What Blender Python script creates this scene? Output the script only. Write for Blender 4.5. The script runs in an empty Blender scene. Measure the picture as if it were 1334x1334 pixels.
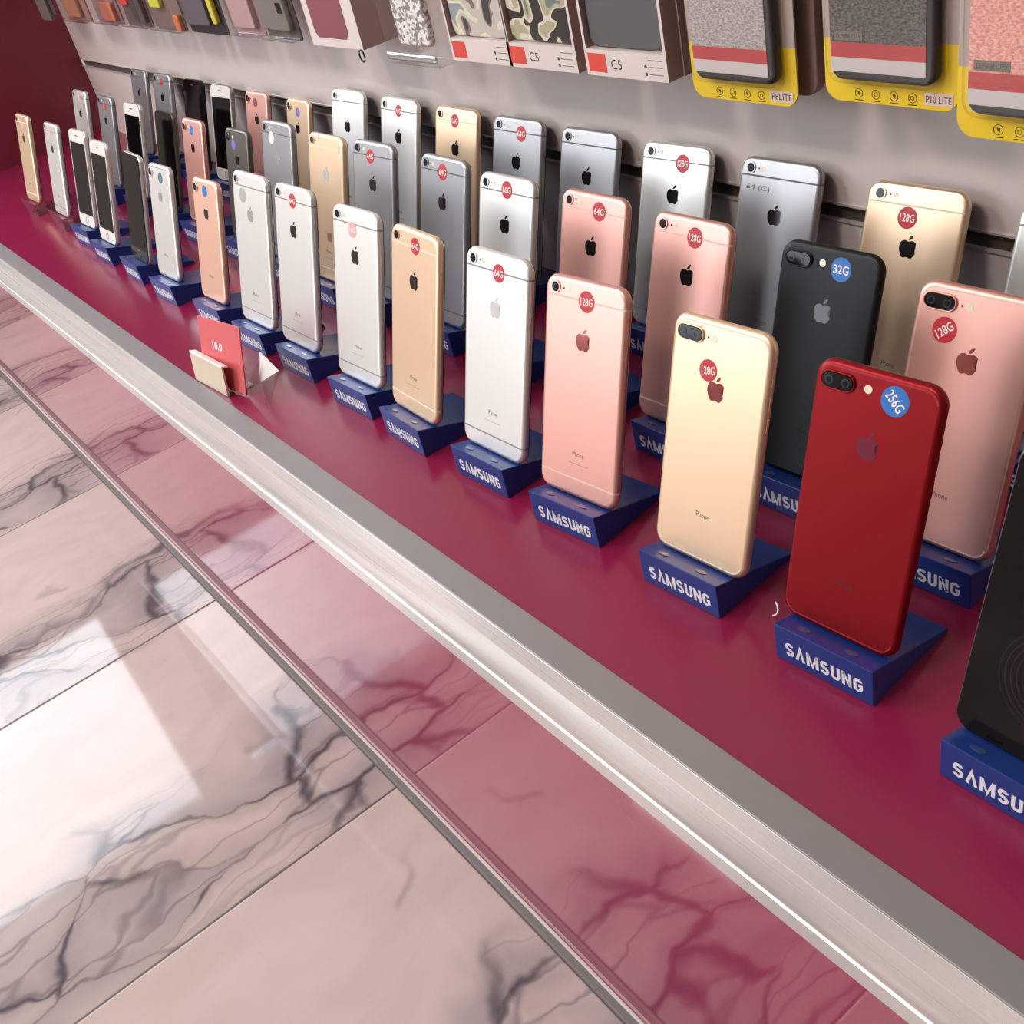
import bpy, bmesh, math, random
from mathutils import Matrix, Vector
random.seed(7)
S = 0.01                       # everything below is written in centimetres
C = bpy.context.scene.collection
PI = math.pi

# ------------------------------------------------------------------ materials
def lin(c):
    c = c / 255.0
    return c / 12.92 if c <= 0.04045 else ((c + 0.055) / 1.055) ** 2.4
def rgb(r, g, b): return (lin(r), lin(g), lin(b), 1.0)

MATS = {}
def mat(name, col, rough=0.5, metal=0.0, spec=0.5, coat=0.0, bump=0.0, bscale=400.0, vary=0.04, vscale=60.0, emit=None):
    """principled surface with a faint procedural colour variation and grain"""
    if name in MATS: return MATS[name]
    m = bpy.data.materials.new(name); m.use_nodes = True
    nt = m.node_tree; b = nt.nodes['Principled BSDF']
    tc = nt.nodes.new('ShaderNodeTexCoord')
    no = nt.nodes.new('ShaderNodeTexNoise'); no.inputs['Scale'].default_value = vscale; no.inputs['Detail'].default_value = 3
    nt.links.new(tc.outputs['Object'], no.inputs['Vector'])
    mx = nt.nodes.new('ShaderNodeMix'); mx.data_type = 'RGBA'
    mx.inputs[6].default_value = tuple(c * (1 - vary) for c in col[:3]) + (1,)
    mx.inputs[7].default_value = tuple(min(1, c * (1 + vary)) for c in col[:3]) + (1,)
    nt.links.new(no.outputs['Fac'], mx.inputs[0]); nt.links.new(mx.outputs[2], b.inputs['Base Color'])
    b.inputs['Roughness'].default_value = rough; b.inputs['Metallic'].default_value = metal
    b.inputs['Specular IOR Level'].default_value = spec
    b.inputs['Coat Weight'].default_value = coat; b.inputs['Coat Roughness'].default_value = 0.03
    if bump > 0:
        n2 = nt.nodes.new('ShaderNodeTexNoise'); n2.inputs['Scale'].default_value = bscale
        nt.links.new(tc.outputs['Object'], n2.inputs['Vector'])
        bp = nt.nodes.new('ShaderNodeBump'); bp.inputs['Strength'].default_value = bump; bp.inputs['Distance'].default_value = 0.0004
        nt.links.new(n2.outputs['Fac'], bp.inputs['Height']); nt.links.new(bp.outputs['Normal'], b.inputs['Normal'])
    MATS[name] = m
    return m

def clear_mat(name, tint=(0.95, 0.94, 0.93, 1), clear=0.8, rough=0.04):
    if name in MATS: return MATS[name]
    m = bpy.data.materials.new(name); m.use_nodes = True; nt = m.node_tree
    for n in list(nt.nodes): nt.nodes.remove(n)
    out = nt.nodes.new('ShaderNodeOutputMaterial'); tr = nt.nodes.new('ShaderNodeBsdfTransparent'); tr.inputs[0].default_value = tint
    gl = nt.nodes.new('ShaderNodeBsdfGlossy'); gl.inputs['Roughness'].default_value = rough
    lw = nt.nodes.new('ShaderNodeLayerWeight'); lw.inputs[0].default_value = 0.5
    fr = nt.nodes.new('ShaderNodeMath'); fr.operation = 'POWER'; fr.inputs[1].default_value = 5.0; nt.links.new(lw.outputs['Facing'], fr.inputs[0])
    no = nt.nodes.new('ShaderNodeTexNoise'); no.inputs['Scale'].default_value = 30
    bp = nt.nodes.new('ShaderNodeBump'); bp.inputs['Strength'].default_value = 0.15; bp.inputs['Distance'].default_value = 0.002
    nt.links.new(no.outputs['Fac'], bp.inputs['Height']); nt.links.new(bp.outputs['Normal'], gl.inputs['Normal'])
    ma = nt.nodes.new('ShaderNodeMath'); ma.operation = 'ADD'; ma.inputs[1].default_value = 1 - clear + 0.04; ma.use_clamp = True
    nt.links.new(fr.outputs[0], ma.inputs[0])
    mx = nt.nodes.new('ShaderNodeMixShader'); nt.links.new(ma.outputs[0], mx.inputs[0])
    nt.links.new(tr.outputs[0], mx.inputs[1]); nt.links.new(gl.outputs[0], mx.inputs[2]); nt.links.new(mx.outputs[0], out.inputs[0])
    MATS[name] = m
    return m

class NT:
    """tiny node helper"""
    def __init__(s, m): s.nt = m.node_tree
    def n(s, t, **k):
        x = s.nt.nodes.new(t)
        for a, v in k.items(): setattr(x, a, v)
        return x
    def math(s, op, a, b=None, c=None, clamp=False):
        x = s.n('ShaderNodeMath', operation=op, use_clamp=clamp)
        for i, v in enumerate((a, b, c)):
            if v is None: continue
            if isinstance(v, (int, float)): x.inputs[i].default_value = v
            else: s.nt.links.new(v, x.inputs[i])
        return x.outputs[0]
    def ramp(s, v, lo, hi, a=0.0, b=1.0):
        x = s.n('ShaderNodeMapRange', interpolation_type='SMOOTHSTEP')
        for i, q in enumerate((v, lo, hi, a, b)):
            if isinstance(q, (int, float)): x.inputs[i].default_value = q
            else: s.nt.links.new(q, x.inputs[i])
        return x.outputs[0]
    def mix(s, f, a, b):
        x = s.n('ShaderNodeMix', data_type='RGBA')
        for i, q in ((0, f), (6, a), (7, b)):
            if isinstance(q, (int, float, tuple)): x.inputs[i].default_value = q
            else: s.nt.links.new(q, x.inputs[i])
        return x.outputs[2]
    def link(s, a, b): s.nt.links.new(a, b)

def blank(name, rough=0.5, metal=0.0):
    m = bpy.data.materials.new(name); m.use_nodes = True
    b = m.node_tree.nodes['Principled BSDF']; b.inputs['Roughness'].default_value = rough; b.inputs['Metallic'].default_value = metal
    MATS[name] = m
    return m, NT(m), b

# ---- marble tiles
TILE, G0 = 0.5162, -1.5575
def marble():
    m, T, b = blank('polished marble tile', 0.055)
    geo = T.n('ShaderNodeNewGeometry'); sp = T.n('ShaderNodeSeparateXYZ'); T.link(geo.outputs['Position'], sp.inputs[0])
    X, Y = sp.outputs[0], sp.outputs[1]
    tx = T.math('DIVIDE', T.math('SUBTRACT', X, G0), TILE)
    u = T.math('FRACT', tx); it = T.math('FLOOR', tx)
    ty = T.math('DIVIDE', T.math('ADD', Y, 0.012), -1.03); v = T.math('FRACT', ty); iy = T.math('FLOOR', ty)
    cb = T.n('ShaderNodeCombineXYZ')
    T.link(T.math('ADD', u, T.math('MULTIPLY', it, 0.13)), cb.inputs[0]); T.link(T.math('MULTIPLY', v, 2.0), cb.inputs[1])
    T.link(T.math('ADD', T.math('MULTIPLY', iy, 3.7), T.math('MULTIPLY', it, 0.11)), cb.inputs[2])
    # domain warp
    w = T.n('ShaderNodeTexNoise'); w.inputs['Scale'].default_value = 2.6; w.inputs['Detail'].default_value = 4
    T.link(cb.outputs[0], w.inputs['Vector'])
    vm = T.n('ShaderNodeVectorMath', operation='MULTIPLY_ADD'); T.link(w.outputs['Color'], vm.inputs[0])
    vm.inputs[1].default_value = (0.34, 0.34, 0.0); T.link(cb.outputs[0], vm.inputs[2])
    sc = T.n('ShaderNodeVectorMath', operation='MULTIPLY'); T.link(vm.outputs[0], sc.inputs[0]); sc.inputs[1].default_value = (9.5, 4.4, 1.0)
    vo = T.n('ShaderNodeTexVoronoi', feature='DISTANCE_TO_EDGE'); vo.inputs['Scale'].default_value = 0.62
    T.link(sc.outputs[0], vo.inputs['Vector'])
    n2 = T.n('ShaderNodeTexNoise'); n2.inputs['Scale'].default_value = 1.1; n2.inputs['Detail'].default_value = 5
    T.link(sc.outputs[0], n2.inputs['Vector'])
    vein = T.ramp(vo.outputs['Distance'], 0.0, T.ramp(n2.outputs['Fac'], 0.3, 0.7, 0.02, 0.07), 1.0, 0.0)
    vein2 = T.ramp(vo.outputs['Distance'], 0.0, 0.30, 1.0, 0.0)
    band = T.math('MULTIPLY', T.ramp(T.math('ADD', u, T.math('MULTIPLY', T.math('SUBTRACT', w.outputs['Fac'], 0.5), 0.5)), 0.50, 0.68), T.ramp(u, 0.93, 1.0, 1.0, 0.65))
    cloud = T.math('MULTIPLY', band, T.ramp(n2.outputs['Fac'], 0.40, 0.72))
    nb = T.ramp(n2.outputs['Fac'], 0.30, 0.58, 0.15, 1.0)
    dark = T.math('MULTIPLY', T.math('MULTIPLY', vein, nb), band)
    soft = T.math('MULTIPLY', T.math('MULTIPLY', vein2, 0.22), band)
    # a few thin lonely cracks outside the band
    vo2 = T.n('ShaderNodeTexVoronoi', feature='DISTANCE_TO_EDGE'); vo2.inputs['Scale'].default_value = 1.3
    T.link(vm.outputs[0], vo2.inputs['Vector'])
    n3 = T.n('ShaderNodeTexNoise'); n3.inputs['Scale'].default_value = 4.2; T.link(cb.outputs[0], n3.inputs['Vector'])
    crack = T.math('MULTIPLY', T.ramp(vo2.outputs['Distance'], 0.0, 0.016, 1.0, 0.0), T.ramp(n3.outputs['Fac'], 0.56, 0.66))
    # some cells between the veins are filled with grey; a finer set of hairlines runs along the band
    vf = T.n('ShaderNodeTexVoronoi', feature='F1'); vf.inputs['Scale'].default_value = 0.62; T.link(sc.outputs[0], vf.inputs['Vector'])
    sv = T.n('ShaderNodeSeparateColor'); T.link(vf.outputs['Color'], sv.inputs[0])
    cell = T.math('MULTIPLY', T.ramp(sv.outputs[0], 0.42, 0.62), band)
    s2 = T.n('ShaderNodeVectorMath', operation='MULTIPLY'); T.link(vm.outputs[0], s2.inputs[0]); s2.inputs[1].default_value = (26.0, 4.6, 1.0)
    vh = T.n('ShaderNodeTexVoronoi', feature='DISTANCE_TO_EDGE'); vh.inputs['Scale'].default_value = 0.62; T.link(s2.outputs[0], vh.inputs['Vector'])
    hair = T.math('MULTIPLY', T.math('MULTIPLY', T.ramp(vh.outputs['Distance'], 0.0, 0.08, 1.0, 0.0), T.ramp(sv.outputs[1], 0.3, 0.6)), band)
    base = T.mix(T.ramp(n2.outputs['Fac'], 0.25, 0.8), rgb(*FLOORA), rgb(*FLOORB))
    c0 = T.mix(T.math('MULTIPLY', cell, 0.42), base, rgb(146, 136, 140))
    c1a = T.mix(T.math('MULTIPLY', cloud, 0.5, clamp=True), c0, rgb(140, 130, 136))
    c1 = T.mix(T.math('MULTIPLY', hair, 0.5), c1a, rgb(96, 86, 92))
    c2 = T.mix(T.math('ADD', T.math('MULTIPLY', dark, 0.72), soft, clamp=True), c1, rgb(74, 66, 74))
    c3 = T.mix(T.math('MULTIPLY', crack, 0.3), c2, rgb(92, 80, 84))
    # grout joints
    du = T.math('MULTIPLY', T.math('MINIMUM', u, T.math('SUBTRACT', 1.0, u)), TILE)
    dv = T.math('MULTIPLY', T.math('MINIMUM', v, T.math('SUBTRACT', 1.0, v)), 1.03)
    dj = T.math('MINIMUM', du, dv)
    g = T.ramp(dj, 0.0010, 0.0019, 1.0, 0.0)
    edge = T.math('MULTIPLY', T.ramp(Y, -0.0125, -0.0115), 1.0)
    c4 = T.mix(g, c3, rgb(86, 76, 78))
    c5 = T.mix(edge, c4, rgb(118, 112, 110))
    T.link(c5, b.inputs['Base Color'])
    T.link(T.math('ADD', T.math('MULTIPLY', T.math('MAXIMUM', g, edge), 0.45), 0.05), b.inputs['Roughness'])
    bp = T.n('ShaderNodeBump'); bp.inputs['Strength'].default_value = 0.5; bp.inputs['Distance'].default_value = 0.0008
    T.link(T.ramp(dj, 0.0008, 0.003), bp.inputs['Height']); T.link(bp.outputs['Normal'], b.inputs['Normal'])
    b.inputs['Specular IOR Level'].default_value = 0.42
    return m
FLOORA, FLOORB = (190, 174, 167), (200, 184, 178)

# ------------------------------------------------------------------ mesh helpers (cm in, metres out)
def obj(name, bm, m, parent=None, smooth=False, loc=None, rot=None):
    me = bm if isinstance(bm, bpy.types.Mesh) else tomesh(name, bm, m, smooth)
    o = bpy.data.objects.new(name, me); C.objects.link(o)
    if parent is not None: o.parent = parent
    if loc: o.location = Vector(loc) * S
    if rot: o.rotation_euler = rot
    return o
def tomesh(name, bm, m, smooth=False):
    bmesh.ops.recalc_face_normals(bm, faces=bm.faces)
    for v in bm.verts: v.co *= S
    me = bpy.data.meshes.new(name); bm.to_mesh(me); bm.free()
    for mm in (m if isinstance(m, (list, tuple)) else [m]): me.materials.append(mm)
    if smooth is True:
        for p in me.polygons: p.use_smooth = True
    elif smooth == 'sides':
        for p in me.polygons: p.use_smooth = len(p.vertices) == 4
    return me
def thing(name, label, cat, loc=(0, 0, 0), rot=(0, 0, 0), group=None):
    o = bpy.data.objects.new(name, None); C.objects.link(o); o.empty_display_size = 0.01
    o.location = Vector(loc) * S; o.rotation_euler = rot
    return tag(o, label, cat, group)
def tag(o, label, cat, group=None):
    o['label'] = label; o['category'] = cat
    if group: o['group'] = group
    return o
def struct(name, bm, m, smooth=False):
    o = obj(name, bm, m, None, smooth); o['kind'] = 'structure'; return o
def box(bm, x0, x1, y0, y1, z0, z1, bev=0.0, mi=0):
    vs = [bm.verts.new(p) for p in ((x0, y0, z0), (x1, y0, z0), (x1, y1, z0), (x0, y1, z0), (x0, y0, z1), (x1, y0, z1), (x1, y1, z1), (x0, y1, z1))]
    fs = [bm.faces.new([vs[i] for i in q]) for q in ((0, 3, 2, 1), (4, 5, 6, 7), (0, 1, 5, 4), (1, 2, 6, 5), (2, 3, 7, 6), (3, 0, 4, 7))]
    for f in fs: f.material_index = mi
    if bev > 0:
        es = list({e for f in fs for e in f.edges})
        bmesh.ops.bevel(bm, geom=es, offset=bev, segments=2, profile=0.5, affect='EDGES')
    return bm
def nb(): return bmesh.new()
def prism(bm, poly, axis, a, b):
    """extrude a 2-D polygon along an axis; poly holds the two other coordinates in x,y,z order"""
    def P(p, t): return {'x': (t, p[0], p[1]), 'y': (p[0], t, p[1]), 'z': (p[0], p[1], t)}[axis]
    A = [bm.verts.new(P(p, a)) for p in poly]; B = [bm.verts.new(P(p, b)) for p in poly]
    n = len(poly)
    fa = bm.faces.new(A); fb = bm.faces.new(B[::-1])
    for i in range(n):
        bm.faces.new((A[i], B[i], B[(i + 1) % n], A[(i + 1) % n]))
    if n > 4: bmesh.ops.triangulate(bm, faces=[fa, fb])
    return bm
def rrect(w, h, r, k=8, z0=0.0):
    """rounded rectangle outline in x,z with its base at z0, centred in x"""
    r = max(r, 0.001); out = []
    for cx, cz, a0 in ((w/2 - r, z0 + r, -90), (w/2 - r, z0 + h - r, 0), (-w/2 + r, z0 + h - r, 90), (-w/2 + r, z0 + r, 180)):
        for i in range(k + 1):
            a = math.radians(a0 + 90 * i / k); out.append((cx + r * math.cos(a), cz + r * math.sin(a)))
    return out
def slab(bm, w, h, t, rc, re, z0=0.0, yc=0.0, cx=0.0, k=8, steps=5):
    """rounded-rectangle slab standing in x,z, thickness along y, edges rounded by re"""
    re = min(re, t / 2 - 1e-4); lay = []
    for i in range(steps + 1):
        a = PI/2 * i / steps; lay.append((re * (1 - math.sin(a)), -t/2 + re * (1 - math.cos(a))))
    lay = lay + [(q, -y) for q, y in lay[::-1]]
    rings = []
    for q, y in lay:
        rings.append([bm.verts.new((cx + x, yc + y, z)) for x, z in rrect(w - 2*q, h - 2*q, rc - q, k, z0 + q)])
    n = len(rings[0])
    for A, B in zip(rings, rings[1:]):
        for i in range(n): bm.faces.new((A[i], A[(i+1) % n], B[(i+1) % n], B[i]))
    bm.faces.new(rings[0][::-1]); bm.faces.new(rings[-1])
    return bm
def disc(bm, cx, cz, r, y0, y1, n=28):
    return prism(bm, [(cx + r * math.cos(2*PI*i/n), cz + r * math.sin(2*PI*i/n)) for i in range(n)], 'y', y0, y1)
def ring(bm, cx, cz, r0, r1, y0, y1, n=28):
    V = []
    for y in (y0, y1):
        for r in (r0, r1):
            V.append([bm.verts.new((cx + r * math.cos(2*PI*i/n), y, cz + r * math.sin(2*PI*i/n))) for i in range(n)])
    for i in range(n):
        j = (i + 1) % n
        for a, b in ((0, 1), (2, 3), (0, 2), (1, 3)):
            bm.faces.new((V[a][i], V[a][j], V[b][j], V[b][i]))
    return bm
def pill(w, h, cx, cz, k=10):
    return [(cx + x, z) for x, z in rrect(w, h, h/2 - 0.001, k, cz - h/2)]
def tube(bm, pts, r, n=10):
    pts = [Vector(p) for p in pts]; rings = []
    for i, p in enumerate(pts):
        d = (pts[min(i+1, len(pts)-1)] - pts[max(i-1, 0)]).normalized()
        a = d.cross(Vector((0, 0, 1)) if abs(d.z) < 0.9 else Vector((1, 0, 0))).normalized(); b = d.cross(a)
        rings.append([bm.verts.new(p + a * r * math.cos(2*PI*j/n) + b * r * math.sin(2*PI*j/n)) for j in range(n)])
    for A, B in zip(rings, rings[1:]):
        for j in range(n): bm.faces.new((A[j], A[(j+1) % n], B[(j+1) % n], B[j]))
    bm.faces.new(rings[0]); bm.faces.new(rings[-1][::-1])
    return bm

# ---- lettering: a built-in font outline turned into a thin mesh lying in x,z and facing -y
TXT = {}
def text_mesh(s, m, height, width=None, bold=0.0, depth=0.01, key=None):
    k = (s, m.name, height, width, bold, depth)
    if k in TXT: return TXT[k]
    cu = bpy.data.curves.new('lettering', 'FONT'); cu.body = s; cu.align_x = 'CENTER'; cu.align_y = 'CENTER'
    cu.size = 1.0; cu.offset = bold; cu.extrude = 0.02; cu.resolution_u = 4; cu.space_character = 1.0 + bold * 3
    o = bpy.data.objects.new('lettering', cu); C.objects.link(o)
    dg = bpy.context.evaluated_depsgraph_get(); dg.update()
    me = bpy.data.meshes.new_from_object(o.evaluated_get(dg)); bpy.data.objects.remove(o); bpy.data.curves.remove(cu)
    xs = [v.co.x for v in me.vertices]; ys = [v.co.y for v in me.vertices]
    x0, x1, y0, y1 = min(xs), max(xs), min(ys), max(ys)
    sy = height / (y1 - y0); sx = (width / (x1 - x0)) if width else sy
    for v in me.vertices:
        v.co = ((v.co.x - (x0 + x1)/2) * sx * S, (-depth if v.co.z > 0 else 0.0) * S, (v.co.y - (y0 + y1)/2) * sy * S)
    me.materials.clear(); me.materials.append(m); me.name = 'lettering'
    TXT[k] = me
    return me

# ---- fruit emblem outline (cubic path in a 24-unit box)
def emblem_polys():
    def cub(p, segs, k=6):
        out = [p]
        for (a, b, c) in segs:
            p0 = out[-1]; P = [p0, (p0[0]+a[0], p0[1]+a[1]), (p0[0]+b[0], p0[1]+b[1]), (p0[0]+c[0], p0[1]+c[1])]
            for i in range(1, k + 1):
                t = i / k; w = ((1-t)**3, 3*t*(1-t)**2, 3*t*t*(1-t), t**3)
                out.append((sum(w[j]*P[j][0] for j in range(4)), sum(w[j]*P[j][1] for j in range(4))))
        return out[:-1]
    body = cub((12.152, 6.896), [((-.948, 0), (-2.415, -1.078), (-3.96, -1.04)), ((-2.04, .027), (-3.91, 1.183), (-4.961, 3.014)),
        ((-2.117, 3.675), (-.546, 9.103), (1.519, 12.09)), ((1.013, 1.454), (2.208, 3.09), (3.792, 3.039)), ((1.52, -.065), (2.09, -.987), (3.935, -.987)),
        ((1.831, 0), (2.35, .987), (3.96, .948)), ((1.637, -.026), (2.676, -1.48), (3.676, -2.948)), ((1.156, -1.688), (1.636, -3.325), (1.662, -3.415)),
        ((-.039, -.013), (-3.182, -1.221), (-3.22, -4.857)), ((-.026, -3.04), (2.48, -4.494), (2.597, -4.559)), ((-1.429, -2.09), (-3.623, -2.324), (-4.39, -2.376)),
        ((-2, -.156), (-3.675, 1.09), (-4.61, 1.09))])
    leaf = cub((15.53, 3.83), [((.843, -1.012), (1.4, -2.427), (1.245, -3.83)), ((-1.207, .052), (-2.662, .805), (-3.532, 1.818)),
        ((-.78, .896), (-1.454, 2.338), (-1.273, 3.714)), ((1.338, .104), (2.715, -.688), (3.559, -1.701))])
    return [[((x - 12) / 24, (12 - y) / 24) for x, y in P] for P in (body, leaf)]
EMB = emblem_polys()

def stroke(bm, pts, wd, y0, y1):
    """flat ribbon with mitred joints along a polyline in x,z"""
    P = [Vector(p) for p in pts]; L, R = [], []
    for i, p in enumerate(P):
        d0 = (p - P[i-1]).normalized() if i else (P[1] - p).normalized()
        d1 = (P[i+1] - p).normalized() if i < len(P) - 1 else d0
        n0, n1 = Vector((-d0.y, d0.x)), Vector((-d1.y, d1.x)); m = (n0 + n1).normalized(); k = wd / 2 / max(0.35, m.dot(n0))
        L.append(p + m * k); R.append(p - m * k)
    V = [[bm.verts.new((q.x, y, q.y)) for q in Q] for Q in (L, R) for y in (y0, y1)]
    for i in range(len(P) - 1):
        for a, b in ((0, 2), (1, 3), (0, 1), (2, 3)): bm.faces.new((V[a][i], V[a][i+1], V[b][i+1], V[b][i]))
    for i in (0, -1): bm.faces.new((V[0][i], V[1][i], V[3][i], V[2][i]))
def arcp(cx, cz, rx, rz, a0, a1, k=8):
    return [(cx + rx * math.cos(math.radians(a0 + (a1 - a0) * i / k)), cz + rz * math.sin(math.radians(a0 + (a1 - a0) * i / k))) for i in range(k + 1)]
def block_word(word, h, total, wd, m):
    bm = nb(); n = len(word); q = wd / 2
    lw = {'S': 0.6, '\u039b': 0.66, 'M': 0.84, 'U': 0.62, 'N': 0.64, 'G': 0.62}
    ws = [lw[c] for c in word]; gap = (total - sum(ws)) / (n - 1); x = -total / 2
    for c, w in zip(word, ws):
        a, b_, t, r = x + q, x + w - q, h/2 - q, (w - wd) / 2; mid = x + w/2; o = -h/2 + q
        if c == 'S':
            rz = (t - o) / 4
            pl = arcp(mid, t - rz, r, rz, 20, 180) + arcp(mid, t - rz, r, rz, 180, 250, 4)[1:] + arcp(mid, o + rz, r, rz, 70, 0, 4) + arcp(mid, o + rz, r, rz, 0, -160)[1:]
            stroke(bm, pl, wd, -0.012, 0.0)
        elif c == '\u039b': stroke(bm, [(a - 0.02, -h/2), (mid, t + 0.02), (b_ + 0.02, -h/2)], wd, -0.012, 0.0)
        elif c == 'M':
            stroke(bm, [(a, -h/2), (a, h/2)], wd, -0.012, 0.0); stroke(bm, [(b_, -h/2), (b_, h/2)], wd, -0.012, 0.0)
            stroke(bm, [(a + 0.02, h/2 - 0.03), (mid, -h/2 + 0.06), (b_ - 0.02, h/2 - 0.03)], wd * 0.72, -0.012, 0.0)
        elif c == 'U': stroke(bm, [(a, h/2)] + arcp(mid, o + r, r, r, 180, 360) + [(b_, h/2)], wd, -0.012, 0.0)
        elif c == 'N':
            stroke(bm, [(a, -h/2), (a, h/2)], wd, -0.012, 0.0); stroke(bm, [(b_, -h/2), (b_, h/2)], wd, -0.012, 0.0)
            stroke(bm, [(a, h/2 - 0.08), (b_, -h/2 + 0.08)], wd * 0.9, -0.012, 0.0)
        elif c == 'G': stroke(bm, arcp(mid, t - r, r, r, 15, 180) + arcp(mid, o + r, r, r, 180, 360) + [(b_, -0.02), (mid + 0.02, -0.02)], wd, -0.012, 0.0)
        x += w + gap
    return tomesh('lettering', bm, m)

CACHE = {}
def cached(key, fn):
    if key not in CACHE: CACHE[key] = fn()
    return CACHE[key]

# ------------------------------------------------------------------ setting
YW, XL = 39.3, -205.0          # slat wall face, end panel face
ZF, ZC = -45.5, 235.0          # floor, ceiling
m_floor = marble()
m_magenta = mat('magenta satin laminate', rgb(136, 26, 66), 0.22, vary=0.05, vscale=4, spec=0.45)
m_gloss = mat('magenta gloss panel', rgb(160, 32, 80), 0.03, vary=0.05, vscale=3, spec=0.7, coat=0.7)
m_endp = mat('dark magenta end panel', rgb(124, 42, 58), 0.3, vary=0.05, vscale=4)
m_wall = mat('pale grey slat wall laminate', rgb(218, 206, 201), 0.2, vary=0.03, vscale=5, spec=0.5)
m_plain = mat('painted plaster', rgb(190, 182, 176), 0.8, bump=0.2, bscale=80)
m_ceil = mat('white ceiling board', rgb(225, 222, 218), 0.85, bump=0.1)
m_dark = mat('dark shadow gap', rgb(84, 72, 68), 0.5)  # groove back; the recess shade is put into the colour
def brushed():
    m, T, b = blank('brushed aluminium', 0.3, 0.55)
    tc = T.n('ShaderNodeTexCoord'); mp = T.n('ShaderNodeMapping'); mp.inputs['Scale'].default_value = (3, 900, 900)
    T.link(tc.outputs['Object'], mp.inputs[0]); no = T.n('ShaderNodeTexNoise'); no.inputs['Scale'].default_value = 1.0; no.inputs['Detail'].default_value = 3
    T.link(mp.outputs[0], no.inputs['Vector'])
    T.link(T.mix(no.outputs['Fac'], rgb(222, 219, 217), rgb(240, 238, 236)), b.inputs['Base Color'])
    T.link(T.ramp(no.outputs['Fac'], 0.2, 0.8, 0.26, 0.36), b.inputs['Roughness'])
    return m
m_alu = brushed()
m_rail = mat('bright groove rail', rgb(222, 214, 208), 0.3, metal=0.35)

struct('floor', box(nb(), -330, 260, -330, 41, ZF - 8, ZF), m_floor)
b = nb()
box(b, XL, 200, YW, YW + 1.8, -0.5, 12.75); box(b, XL, 200, YW, YW + 1.8, 14.2, 40.6); box(b, XL, 200, YW, YW + 1.8, 42.0, 75)
struct('wall_back', b, m_wall)
struct('wall_rear', box(nb(), -330, 260, YW + 2.2, YW + 12, ZF, ZC), m_plain)
b = nb()
for z0, z1 in ((12.75, 14.2), (40.6, 42.0)):
    box(b, XL, 200, YW + 0.45, YW + 1.8, z0, z1)
struct('trim_1', b, m_dark)
b = nb()
for z0, z1 in ((12.75, 14.2), (40.6, 42.0)):
    box(b, XL, 200, YW - 0.16, YW + 0.45, z1 - 0.16, z1); box(b, XL, 200, YW - 0.22, YW + 0.05, z0, z0 + 0.14)
struct('trim_2', b, m_rail)
# the other sides of the shop: a wall on the left with a glazed shop front, an added fill opening in front, plain walls elsewhere
WX = -300.0
b = nb()
Z0, Z1 = 70, 172
box(b, WX - 10, WX, -330, YW + 3, Z1, ZC); box(b, WX - 10, WX, -330, YW + 3, ZF, Z0)
box(b, WX - 10, WX, -6, 17, Z0, Z1); box(b, WX - 10, WX, 38, YW + 3, Z0, Z1); box(b, WX - 10, WX, -330, -300, Z0, Z1)
struct('wall_left', b, m_plain)
b = nb()
box(b, -310, 260, -340, -330, 185, ZC); box(b, -310, 260, -340, -330, ZF, 10)
box(b, -310, -290, -340, -330, 10, 185); box(b, -190, 260, -340, -330, 10, 185)  # opening in the unseen front wall, added for frontal fill
struct('wall_front', b, m_plain)
struct('wall_right', box(nb(), 250, 260, -330, YW + 2, ZF, ZC), mat('darkened unseen wall', rgb(92, 80, 74), 0.6))  # unseen wall, coloured dark to keep the phones' right sides dark
struct('ceiling', box(nb(), -330, 260, -340, YW + 12, ZC, ZC + 8), m_ceil)

# display counter: shelf, gloss front, end panel and edge profile
sh = box(nb(), -240, 200, 2.0, YW + 1.5, -3.5, 0.0)
tag(obj('display_shelf', sh, m_magenta), 'long magenta shelf carrying all the rows of standing phones', 'shelf')
fp = thing('front_panel', 'glossy magenta upright panel below the aluminium edge, mirroring the floor tiles', 'panel', (-20, 0, ZF))
obj('panel_board', box(nb(), -220, 220, 0.0, 1.8, 0, -8.0 - ZF), m_gloss, fp)
obj('sealant_bead', box(nb(), -220, 220, -0.35, 0.0, 0, 0.35, 0.1), mat('pale sealant', rgb(205, 196, 190), 0.5), fp)
ep = tag(obj('end_panel', box(nb(), XL - 1.8, XL, 2.3, YW, 0.0, 75), m_endp), 'dark magenta upright panel closing the far left end of the shelf', 'panel')
# aluminium edge profile
pts = [(2.23, 0.0), (2.23, 0.14), (0.06, 0.14), (0.0, 0.08), (-0.10, -2.06)]
for i in range(13):
    t = i / 12; pts.append((-0.13 - 0.36 * math.sin(PI * t), -2.14 - 4.0 * t))
pts += [(-0.24, -6.2), (-0.24, -6.34), (-0.14, -6.42), (-0.10, -8.0), (0.0, -8.06), (0.0, -0.5)]
et = thing('edge_trim', 'brushed aluminium edging strip running along the front of the magenta shelf', 'trim', (-20, 0, 0))
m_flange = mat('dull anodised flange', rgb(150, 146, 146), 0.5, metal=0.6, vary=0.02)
b = nb()
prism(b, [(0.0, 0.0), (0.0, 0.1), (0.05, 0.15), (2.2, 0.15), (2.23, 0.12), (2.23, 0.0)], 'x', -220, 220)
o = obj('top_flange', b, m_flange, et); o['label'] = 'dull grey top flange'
b = nb(); q = [p for p in pts if p[1] < 0.0]
q = [(0.0, 0.0), (-0.02, -0.02)] + q
A = [b.verts.new((-220, y, z)) for y, z in q]; B = [b.verts.new((220, y, z)) for y, z in q]
n = len(q)
for i in range(n): b.faces.new((A[i], B[i], B[(i+1) % n], A[(i+1) % n]))
fa = b.faces.new(A); fb = b.faces.new(B[::-1]); bmesh.ops.triangulate(b, faces=[fa, fb])
me = tomesh('nosing', b, m_alu)
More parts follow.
